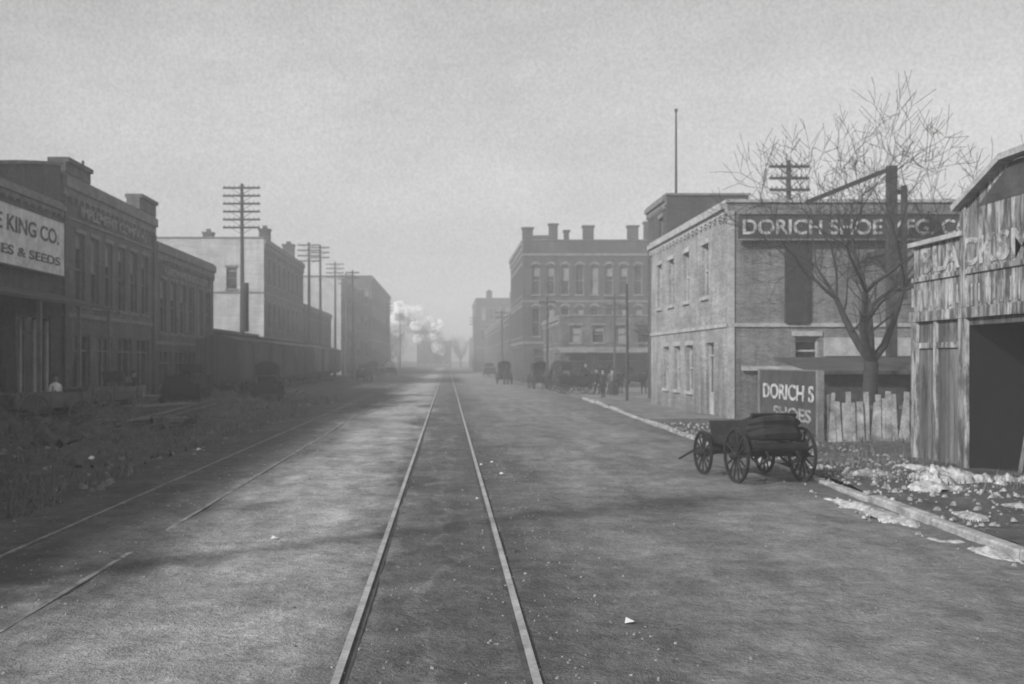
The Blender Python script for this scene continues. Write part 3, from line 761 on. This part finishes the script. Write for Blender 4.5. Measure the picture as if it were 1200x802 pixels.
# parked buggy by the kerb: spoked wheels, low box, leather seat with folded hood, shafts resting on the ground
w_ = wagon('parked_buggy', 5.95, 20.0, PI/2+.16, 2.45, 1.0, .44, .52, .14, None, False, 'wagon', 'down', False)
mb = MB()
mb.box(-.75,-.2,-.44,.44,.82,.98)
mb.hexa([(-.8,-.44,.98),(-.7,-.44,.98),(-.7,.44,.98),(-.8,.44,.98),(-.95,-.44,1.3),(-.87,-.44,1.32),(-.87,.44,1.32),(-.95,.44,1.3)])
for s_ in (-1,1): mb.hexa([(-.78,s_*.42,.982),(-.2,s_*.42,.982),(-.2,s_*.45,.982),(-.78,s_*.45,.982),(-.9,s_*.42,1.26),(-.25,s_*.42,1.10),(-.25,s_*.45,1.10),(-.9,s_*.45,1.26)])
for o_, z_, r_ in ((-1.0,1.06,.12),(-1.08,.94,.13),(-1.05,1.18,.09)): mb.tube([(o_+.16,-.50,z_-.05),(o_,-.28,z_),(o_-.02,.0,z_+.02),(o_,.28,z_),(o_+.16,.50,z_-.05)],[r_*.55,r_,r_*1.1,r_,r_*.55],8)
mb.hexa([(.9,-.40,.68),(.95,-.40,.68),(.95,.40,.68),(.9,.40,.68),(1.09,-.40,1.06),(1.13,-.40,1.06),(1.13,.40,1.06),(1.09,.40,1.06)])
for s_ in (-1,1): mb.tube([(-1.2,s_*.3,.62),(-1.35,s_*.3,.5),(-.95,s_*.3,.36),(-.6,s_*.3,.46)],.025,6)
mb.obj('seat_and_folded_hood', 'wagon', w_)
# ------------------------------------------------------------------ skinned figures
def skinned(edges_pts, edges, radii, mats_fn, name, parent, mats, sub=1):
    me = bpy.data.meshes.new(name+'_sk'); me.from_pydata(edges_pts, edges, []); me.update()
    o = bpy.data.objects.new(name+'_sk', me); col.objects.link(o)
    sk = o.modifiers.new('s','SKIN'); sk.use_smooth_shade = True
    sd = me.skin_vertices[0].data
    for i, r in enumerate(radii):
        sd[i].radius = (r if isinstance(r, tuple) else (r, r)); sd[i].use_root = (i == 0)
    ss = o.modifiers.new('u','SUBSURF'); ss.levels = sub; ss.render_levels = sub
    bpy.context.view_layer.update()
    dg = bpy.context.evaluated_depsgraph_get()
    m2 = bpy.data.meshes.new_from_object(o.evaluated_get(dg))
    bpy.data.objects.remove(o)
    m2.materials.clear()
    for k in mats: m2.materials.append(M[k])
    for p in m2.polygons:
        p.use_smooth = True; p.material_index = mats_fn(p.center)
    r = bpy.data.objects.new(name, m2); col.objects.link(r); r.parent = parent; return r
def horse(x, y, rz, coat='horse', step=.12, sc=1.0, z=.03):
    e = empty('horse', (x,y,z), rz, sc)
    P = [(-.62,0,1.22),(-.1,0,1.14),(.42,0,1.16),(.68,0,1.28),(.92,0,1.58),(1.08,0,1.86),(1.22,0,1.84),(1.46,0,1.58),(1.52,0,1.5),
         (-.86,0,1.24),(-1.0,0,1.0),(-1.02,0,.6)]
    R = [.25,.29,.25,.20,.135,.105,.11,.07,.055,.06,.05,.02]
    E = [(0,1),(1,2),(2,3),(3,4),(4,5),(5,6),(6,7),(7,8),(0,9),(9,10),(10,11)]
    for s_ in (-1,1):
        st_ = step*s_; b0 = len(P)
        P += [(-.58,s_*.16,.95),(-.80+st_,s_*.16,.58),(-.74+st_,s_*.16,.2),(-.68+st_,s_*.16,.02)]; R += [.14,.07,.05,.065]
        E += [(0,b0),(b0,b0+1),(b0+1,b0+2),(b0+2,b0+3)]
        b0 = len(P)
        P += [(.46,s_*.15,.85),(.5-st_,s_*.15,.52),(.48-st_,s_*.15,.18),(.53-st_,s_*.15,.02)]; R += [.10,.06,.045,.06]
        E += [(2,b0),(b0,b0+1),(b0+1,b0+2),(b0+2,b0+3)]
    skinned(P, E, R, lambda c: 0, 'body', e, [coat])
    mb = MB()
    for s_ in (-1,1): mb.tube([(1.1,s_*.06,1.93),(1.1,s_*.08,2.0),(1.12,s_*.085,2.09)],[.035,.03,.005],6)
    pts = [(.66,1.5),(.8,1.68),(.93,1.84),(1.04,2.0)]
    for (a,b1),(c,d) in zip(pts,pts[1:]): mb.hexa([(a-.08,-.03,b1-.12),(a-.08,.03,b1-.12),(c-.08,.03,d-.12),(c-.08,-.03,d-.12),(a-.04,-.02,b1+.04),(a-.04,.02,b1+.04),(c-.04,.02,d+.04),(c-.04,-.02,d+.04)])
    mb.obj('ears_and_mane', 'horse', e)
    h = MB()
    n = 14
    for xx, rr, zz in ((.58,.27,1.22),(-.05,.315,1.13)):
        for k in range(n):
            a0=2*PI*k/n; a1=2*PI*(k+1)/n; h.beam((xx,math.cos(a0)*rr,zz+math.sin(a0)*rr),(xx,math.cos(a1)*rr,zz+math.sin(a1)*rr),.05,.03)
    for s_ in (-1,1): h.beam((.6,s_*.28,1.12),(-1.1,s_*.36,.9),.04)
    h.obj('harness', 'iron', e)
    return e
def person(name, x, y, rz, top='cloth_dark', legs='cloth_dark', hat=True, sit=False, z=.03, sc=1.0, stride=.12, skirt=False):
    e = empty(name, (x,y,z), rz, sc)
    P = [(0,0,.95),(0,0,1.15),(0,0,1.38),(0,0,1.50),(.01,0,1.57)]
    R = [(.15,.11),(.14,.105),(.17,.11),(.065,.065),(.055,.055)]
    E = [(0,1),(1,2),(2,3),(3,4)]
    hands = []
    for s_ in (-1,1):
        b0 = len(P); f = stride*s_
        if sit: P += [(.05,s_*.1,.92),(.45,s_*.12,.93),(.5,s_*.12,.5),(.62,s_*.13,.45)]
        else: P += [(0,s_*.1,.86),(f*.7+.02,s_*.1,.48),(f-.02,s_*.1,.09),(f+.14,s_*.12,.04)]
        R += [.095,.068,.05,.045]; E += [(0,b0),(b0,b0+1),(b0+1,b0+2),(b0+2,b0+3)]
        b0 = len(P)
        if sit: P += [(0,s_*.2,1.39),(.05,s_*.25,1.12),(.3,s_*.16,1.08),(.37,s_*.13,1.09)]
        else: P += [(0,s_*.2,1.39),(-f*.2,s_*.25,1.12),(-f*.7+.05,s_*.25,.88),(-f*.8+.08,s_*.25,.80)]
        R += [.06,.046,.036,.034]; E += [(2,b0),(b0,b0+1),(b0+1,b0+2),(b0+2,b0+3)]
        hands.append(Vector(P[-1]))
    def mf(c):
        for h in hands:
            if (c-h).length < .07: return 2
        if c.z > 1.49: return 2
        if c.z < .93 and not (abs(c.y) > .2): return 1
        return 0
    skinned(P, E, R, mf, 'body', e, [top, legs, 'skin'])
    hd = MB()
    hd.tube([(.01,0,1.54),(.02,0,1.58),(.02,0,1.64),(.01,0,1.70),(0,0,1.745),(0,0,1.76)],[.045,.075,.092,.092,.06,.02],12)
    hd.tube([(.1,0,1.655),(.125,0,1.63),(.1,0,1.62)],[.012,.017,.012],6)
    for s_ in (-1,1): hd.tube([(0,s_*.085,1.66),(0,s_*.102,1.65),(0,s_*.09,1.62)],[.015,.02,.012],6)
    hd.obj('head', 'skin', e, smooth=True)
    ht = MB(); 
    ht.tube([(-.01,0,1.69),(-.015,0,1.73),(-.015,0,1.775)],[.10,.098,.05],12); ht.obj('hair', 'cloth_dark', e, smooth=True)
    fc = MB()
    for s_ in (-1,1): fc.tube([(.098,s_*.035,1.665),(.107,s_*.035,1.665)],.012,6)
    fc.box(.095,.104,-.025,.025,1.592,1.6); fc.obj('eyes_and_mouth', 'cloth_dark', e)
    if hat:
        h = MB(); h.tube([(0,0,1.715),(0,0,1.73)],.165,16); h.tube([(0,0,1.73),(0,0,1.80),(0,0,1.84)],[.1,.098,.07],12); h.obj('hat', 'cloth_dark', e)
    fg = MB()
    for hnd in hands:
        for k in range(4):
            ln = (.06,.075,.08,.065)[k]; o = Vector((-.03+k*.02,0,0)); d = Vector((0,0,-1)) if not sit else Vector((1,0,-.2))
            o = o if not sit else Vector((0,-.03+k*.02,0))
            p = hnd+o; fg.tube([p, p+d*ln*.6, p+d*ln+Vector((.012,0,-.01))],[.01,.009,.007],5)
        fg.tube([hnd+Vector((.025,0,.01)), hnd+Vector((.055,0,-.03))],[.011,.008],5)
    fg.obj('fingers', 'skin', e)
    if skirt:
        s2 = MB(); s2.tube([(0,0,.98),(0,0,.6),(0,0,.08)],[.17,.27,.40],14); s2.obj('skirt', legs, e)
    return e

wagon('farm_wagon', 8.9, 71.2, .12, 2.5, 1.2, .5, .62, .45, None, True, 'wagon', True)
horse(11.5, 71.1, .1, 'horse'); horse(11.6, 72.3, .1, 'horse', -.1); horse(12.9,69.6,.2,'horse',.08)
person('driver', 9.65, 71.35, .12, 'cloth_dark', 'cloth_dark', True, True, z=.42)
person('teamster', 10.1, 69.0, 2.4, 'cloth_dark'); person('pedestrian', 9.6, 63, -2, 'cloth_dark', 'cloth_dark')
wagon('buggy', 7.6, 84, -PI/2+.2, 2.1, 1.1, .5, .58, .3, 'wagon', True, 'wagon', True, True)
horse(8.0, 81.4, -PI/2+.2, 'horse')
wagon('buggy', 8.9, 78, .5, 2.1, 1.1, .5, .62, .3, 'wagon', True, 'wagon', True, True); horse(10.9, 79.0, .5, 'horse')
wagon('buggy', 5.6, 100, -PI/2, 2.1, 1.1, .5, .58, .3, 'wagon', True, 'wagon', True, True)
horse(5.6, 97.4, -PI/2, 'horse')
wagon('buggy', 6.6, 118, PI/2, 2.1, 1.1, .5, .58, .3, 'wagon', True, 'wagon', True, True)
wagon('farm_wagon', 5.8, 140, PI/2, 2.6, 1.25, .5, .62, .6, None, True, 'wagon', True); horse(5.8,143,PI/2,'horse')
wagon('farm_wagon', -13.6, 40.5, 1.2, 3.2, 1.2, .5, .62, .5, None, True, 'wagon_worn')
wagon('farm_wagon', -12.3, 47.0, 1.9, 3.2, 1.2, .5, .62, .5, None, False, 'wagon')
wagon('hay_cart', -13.2, 33.2, 1.1, 3.0, 1.2, .52, .65, .45, None, False, 'wagon_worn')
wagon('farm_wagon', -13.8, 54.5, 1.5, 3.4, 1.3, .5, .65, .7, None, True, 'wagon')
wagon('buggy', -9.8, 56, 1.6, 2.1, 1.1, .5, .58, .3, 'wagon', True, 'wagon', False, True)
wagon('buggy', -9.2, 128, PI/2, 2.1, 1.1, .5, .58, .3, 'wagon', True, 'wagon', True, True)
wagon('delivery_wagon', -8.4, 152, PI/2, 2.6, 1.25, .5, .62, .6, 'canvas', True, 'wagon', True)
wagon('farm_wagon', -8.9, 110, PI/2, 2.6, 1.25, .5, .62, .6, None, True, 'wagon', True); horse(-8.9,113,PI/2,'horse')
horse(-8.4, 155, PI/2, 'horse_grey')
person('worker', -14.5, 37.9, -.6, 'cloth_white', 'cloth_mid'); person('worker', -13.4, 29.8, .8, 'cloth_mid')
person('pedestrian', -15.6, 51, 1.5); person('pedestrian', -7.5, 118, 1.6); person('pedestrian', 8.9, 92, -1.5); person('woman_pedestrian', 10.8, 67, 1.5, 'cloth_mid','cloth_dark', True, skirt=True)

def pile(name, x, y, rz, n, l, mat='lumber'):
    e = empty(name, (x,y,.03), rz); mb = MB()
    for i in range(n):
        lay = i//6; k = i%6; o = random.gauss(0,.08)
        mb.box(-l/2+o, l/2+o, -.8+k*.27, -.8+k*.27+.23, .05+lay*.1, .05+lay*.1+.07)
    for i in range(4):
        a = random.uniform(-.6,.6); mb.beam((-l*.5,-1.2+a,.05),(l*.4,-1.5+a*.2,.12+.2*i),.16,.05)
    mb.obj('planks', mat, e)
pile('lumber_pile', -10.8, 35.5, .5, 18, 3.4); pile('lumber_pile', -11.6, 41.5, 1.2, 30, 4.2, 'wagon_worn'); pile('lumber_pile', -14.5, 48.5, 1.4, 36, 4.0); pile('lumber_pile', -10.4, 62, 1.5, 24, 4.0, 'wagon_worn')
br = empty('brush_pile'); mb = MB()
for i in range(260):
    x = random.gauss(-11.3,1.3); y = random.gauss(32,2.5); a = random.random()*6.28; l = random.uniform(.5,1.6)
    mb.tube([(x,y,random.uniform(.02,.3)),(x+math.cos(a)*l*.5,y+math.sin(a)*l*.5,random.uniform(.1,.5)),(x+math.cos(a)*l,y+math.sin(a)*l,random.uniform(.05,.7))],[.02,.015,.006],4)
mb.obj('sticks', 'wagon_worn', br)
for (x,y) in ((-15.2,35.6),(-15.0,36.4),(-15.9,47),(-15.8,57.4),(-15.2,57.9)):
    e = empty('barrel', (x,y,.03)); mb = MB(); mb.tube([(0,0,0),(0,0,.2),(0,0,.45),(0,0,.7),(0,0,.9)],[.25,.3,.32,.3,.25],14); mb.obj('staves','wagon_worn',e)
    h = MB()
    for z in (.15,.7): h.tube([(0,0,z),(0,0,z+.05)],.308 if z>.5 else .297,14)
    h.obj('hoops','iron',e)

def boxcar(x, y, mat='boxcar', L_=11.4):
    e = empty('boxcar', (x,y,.06)); h = L_/2
    mb = MB(); mb.box(-1.35,1.35,-h,h,1.05,3.55); mb.hexa([(-1.42,-h-.05,3.55),(1.42,-h-.05,3.55),(1.42,h+.05,3.55),(-1.42,h+.05,3.55),(-.1,-h-.05,3.95),(.1,-h-.05,3.95),(.1,h+.05,3.95),(-.1,h+.05,3.95)])
    mb.obj('body', mat, e)
    t = MB(); t.box(-.3,.3,-h-.1,h+.1,4.0,4.05)
    for s_ in (-1,1):
        t.box(s_*1.352,s_*1.42,-.95,.95,1.1,3.4); t.box(s_*1.36,s_*1.44,-2.6,2.6,3.4,3.48); t.box(s_*1.352,s_*1.39,-h,h,1.0,1.12)
        for yy in (-h+.1,h-.5):
            for k in range(6): t.box(s_*1.352,s_*1.45,yy,yy+.42,1.2+k*.38,1.23+k*.38)
        for yy in (-h+1.8,h-1.8): t.box(s_*.75,s_*.9,yy-.95,yy+.95,.42,.72)
    t.box(-.15,.15,-h-.4,-h,.8,1.04); t.box(-.15,.15,h,h+.4,.8,1.04); t.box(-1.2,1.2,-h+.1,h-.1,.85,1.045)
    t.obj('doors_ladders_running_board', 'timber', e)
    w = MB()
    for yy in (-h+1.0,-h+2.5,h-2.5,h-1.0):
        w.tube([(-.8,yy,.42),(.8,yy,.42)],.06,8)
        for s_ in (-1,1): w.tube([(s_*.70,yy,.42),(s_*.78,yy,.42)],.42,18)
    w.obj('wheels', 'iron', e)
for i, yy in enumerate((70, 82.6, 95.2, 107.8, 120.4)): boxcar(-14.45, yy, 'boxcar_pale' if i in (3,) else 'boxcar')
e = empty('siding_track')
for i, x in enumerate((-15.17,-13.73)):
    mb = MB(); mb.box(x-.035,x+.035,58,230,0,.075); mb.obj('rail_%d'%i,'iron',e)
mb = MB(); y = 58
while y < 230: mb.box(-15.8,-13.1,y,y+.2,0,.05); y += .65
mb.obj('ties','timber',e)

# ------------------------------------------------------------------ trees
def tree_mesh(mb, base, rng_, levels=6, r0=.24, spread=.55, trunk=1.6, sides=6, minr=.008, upb=.05, kids=(2,3,3), l1=(.95,1.3)):
    def grow(p, d, l, r, lev):
        n = 4 if lev < 3 else 3
        pts = [p.copy()]; rad = [r]; q = p.copy(); dd = d.copy()
        taper = .62 if lev else .85
        for i in range(n):
            g = .13 if lev else .04
            dd = (dd+Vector((rng_.gauss(0,g),rng_.gauss(0,g),rng_.gauss(upb,.07)))).normalized()
            if lev and dd.z < .12 and q.z < 4.5: dd.z = .25; dd.normalize()
            q = q+dd*l/n; pts.append(q.copy()); rad.append(max(minr, r*(1-(1-taper)*(i+1)/n)))
        mb.tube(pts, rad, sides if lev < 2 else (5 if lev < 4 else 3), cap=False)
        if lev >= levels: return
        k = rng_.choice([4,5]) if lev == 0 else rng_.choice(kids)
        a0 = rng_.random()*6.28
        for i in range(k):
            an = a0+i*6.28/k+rng_.gauss(0,.3); o = dd.orthogonal().normalized(); o2 = dd.cross(o)
            sp = spread*rng_.uniform(.6,1.3)
            nd = (dd+(o*math.cos(an)+o2*math.sin(an))*math.tan(min(1.1,sp))).normalized()
            grow(q, nd, l*rng_.uniform(.62,.9) if lev else l*rng_.uniform(*l1), rad[-1]*rng_.uniform(.58,.8), lev+1)
        if lev > 0:
            for j in range(1, len(pts)):
                if rng_.random() < .75:
                    o = Vector((rng_.gauss(0,1),rng_.gauss(0,1),rng_.gauss(.3,.6))).normalized()
                    grow(pts[j], (dd*.6+o).normalized(), l*.6, rad[j]*.4, max(lev+2, levels-1))
    grow(Vector(base), Vector((0,0,1)), trunk, r0, 0)
best = None
for sd_ in range(30):
    t = MB(); tree_mesh(t, (0,0,0), random.Random(sd_), 6, .25, .66, 2.3, 3, .0085)
    xs = sorted(v[0] for v in t.v); zs = max(v[2] for v in t.v); n_ = len(xs)
    a, c, m_ = xs[n_//50], xs[-n_//50], xs[n_//2]
    sc_ = abs(a/4.2+c/3.6*1.0)*2+abs((c-a)/zs-.8)*4+abs(m_+.3)
    if best is None or sc_ < best[0]: best = (sc_, sd_, a, c, zs)
mb = MB(); tree_mesh(mb, (0,0,0), random.Random(best[1]), 6, .25, .66, 2.3, 7, .0085)
zmax = best[4]; fa = 3.9/abs(best[2]); fc = 3.5/best[3]
print('TREE', best, len(mb.f))
def tx(v):
    h = min(1, max(0, (v[2]-2.0)/1.5)); f = (fa if v[0] < 0 else fc)
    return v[0]*(1+(f-1)*h)
mb.v = [(12.45+tx(v), 30.2+v[1]*.8, v[2] if v[2] < 2.3 else 2.3+(v[2]-2.3)*(7.9/(zmax-2.3))) for v in mb.v]
mb.obj('bare_tree', 'bark', smooth=True)
mb = MB(); r_ = random.Random(5)
for i in range(16):
    x = r_.choice([r_.uniform(-34,-9), r_.uniform(-12,9)]); y = r_.uniform(300,400)
    t = MB(); tree_mesh(t, (x,y,0), r_, 4, .4, .5, 5, 5, .06)
    zm = max(v[2] for v in t.v); k = r_.uniform(8,17)/zm*(1.3 if x < -12 else .8); b0 = len(mb.v)
    mb.v += [(x+(v[0]-x)*k,y+(v[1]-y)*k,v[2]*k) for v in t.v]; mb.f += [tuple(b0+a for a in f) for f in t.f]
mb.obj('distant_trees', 'twig_far')
# steam drifting over the far end of the street: overlapping soft translucent puffs
sm = bpy.data.materials.new('steam'); sm.use_nodes = True; nt = sm.node_tree; nt.nodes.clear()
o = nt.nodes.new('ShaderNodeOutputMaterial'); df = nt.nodes.new('ShaderNodeBsdfDiffuse'); tr_ = nt.nodes.new('ShaderNodeBsdfTransparent'); mx = nt.nodes.new('ShaderNodeMixShader')
df.inputs[0].default_value = (.95,.95,.95,1)
L(nt, rng(nt, noise_(nt, pos(nt), .6, 4, .7), .35, .65, .12, .5), mx.inputs[0])
L(nt, tr_.outputs[0], mx.inputs[1]); L(nt, df.outputs[0], mx.inputs[2]); L(nt, mx.outputs[0], o.inputs[0])
mb = MB(); r_ = random.Random(3)
for i in range(60):
    t_ = (i/59)**1.1
    c = Vector((-14+t_*13+r_.gauss(0,.9),282+r_.gauss(0,2.5),15.5-t_*7.5+r_.gauss(0,1.4))); R = r_.uniform(.9,2.4)*(1-.35*t_)
    n = 12; b0 = len(mb.v)
    for a in range(n+1):
        for k in range(16):
            th_ = PI*a/n; ph = 2*PI*k/16; d = Vector((math.sin(th_)*math.cos(ph),math.sin(th_)*math.sin(ph),math.cos(th_)))
            mb.v.append(tuple(c+d*R*(1+.5*noise.noise(d*1.6+c))))
    for a in range(n):
        for k in range(16): mb.f.append((b0+a*16+k,b0+(a+1)*16+k,b0+(a+1)*16+(k+1)%16,b0+a*16+(k+1)%16))
mb.obj('steam_cloud', sm, smooth=True)

# ------------------------------------------------------------------ haze (real scattering air)
hm = bpy.data.materials.new('haze'); hm.use_nodes = True; nt = hm.node_tree; nt.nodes.clear()
o = nt.nodes.new('ShaderNodeOutputMaterial'); vs = nt.nodes.new('ShaderNodeVolumeScatter')
vs.inputs['Color'].default_value = (1,1,1,1); vs.inputs['Density'].default_value = .0028; vs.inputs['Anisotropy'].default_value = -.15
nt.links.new(vs.outputs[0], o.inputs['Volume'])
mb = MB(); mb.box(-160,160,-20,430,-1,28); mb.obj('haze', hm)

# ------------------------------------------------------------------ light
EL = math.radians(31); d = Vector((.81*math.cos(EL), .58*math.cos(EL), -math.sin(EL))).normalized()
sl = bpy.data.lights.new('sun', 'SUN'); sl.energy = 4.8; sl.angle = math.radians(2.0); sl.color = (1,1,1)
so = bpy.data.objects.new('sun', sl); so.rotation_euler = d.to_track_quat('-Z','Y').to_euler(); so.location = (-30,-30,40); col.objects.link(so)
w = bpy.data.worlds.new('World'); scene.world = w; w.use_nodes = True; nt = w.node_tree; nt.nodes.clear()
out = nt.nodes.new('ShaderNodeOutputWorld'); bg = nt.nodes.new('ShaderNodeBackground')
sky = nt.nodes.new('ShaderNodeTexSky'); sky.sky_type = 'NISHITA'; sky.sun_disc = False; sky.sun_elevation = EL
sky.sun_rotation = math.atan2(-.81,-.58) % (2*PI); sky.air_density = 1.5; sky.dust_density = 3
bw = nt.nodes.new('ShaderNodeRGBToBW'); nt.links.new(sky.outputs[0], bw.inputs[0])
tc = nt.nodes.new('ShaderNodeTexCoord')
n1 = noise_(nt, mapped(nt, tc.outputs['Generated'], (1,1,2.6)), 1.7, 5, .6)
n3 = noise_(nt, mapped(nt, tc.outputs['Generated'], (1,1,2.2)), 5.5, 5, .65)
n2 = noise_(nt, tc.outputs['Generated'], 330, 2, .7)
flat = math_(nt, 'ADD', math_(nt, 'MULTIPLY', bw.outputs[0], .38), 2.25)
k = math_(nt, 'MULTIPLY', rng(nt, n1, .3, .7, .85, 1.15), rng(nt, n2, .3, .7, .86, 1.14))
k = math_(nt, 'MULTIPLY', k, rng(nt, n3, .35, .65, .94, 1.06))
nt.links.new(math_(nt, 'MULTIPLY', flat, k), bg.inputs[0]); bg.inputs[1].default_value = .15
nt.links.new(bg.outputs[0], out.inputs[0])

# ------------------------------------------------------------------ camera
cd = bpy.data.cameras.new('camera'); cd.lens = 36; cd.sensor_width = 36; cd.shift_x = 76/1200; cd.shift_y = 22/1200
cd.clip_end = 4000; cd.dof.use_dof = True; cd.dof.focus_distance = 5.2; cd.dof.aperture_fstop = 3.4
co = bpy.data.objects.new('camera', cd); co.location = (0,0,2.32); co.rotation_euler = (PI/2,0,0); col.objects.link(co)
scene.camera = co
scene.view_settings.view_transform = 'Standard'; scene.view_settings.look = 'None'; scene.view_settings.exposure = 0
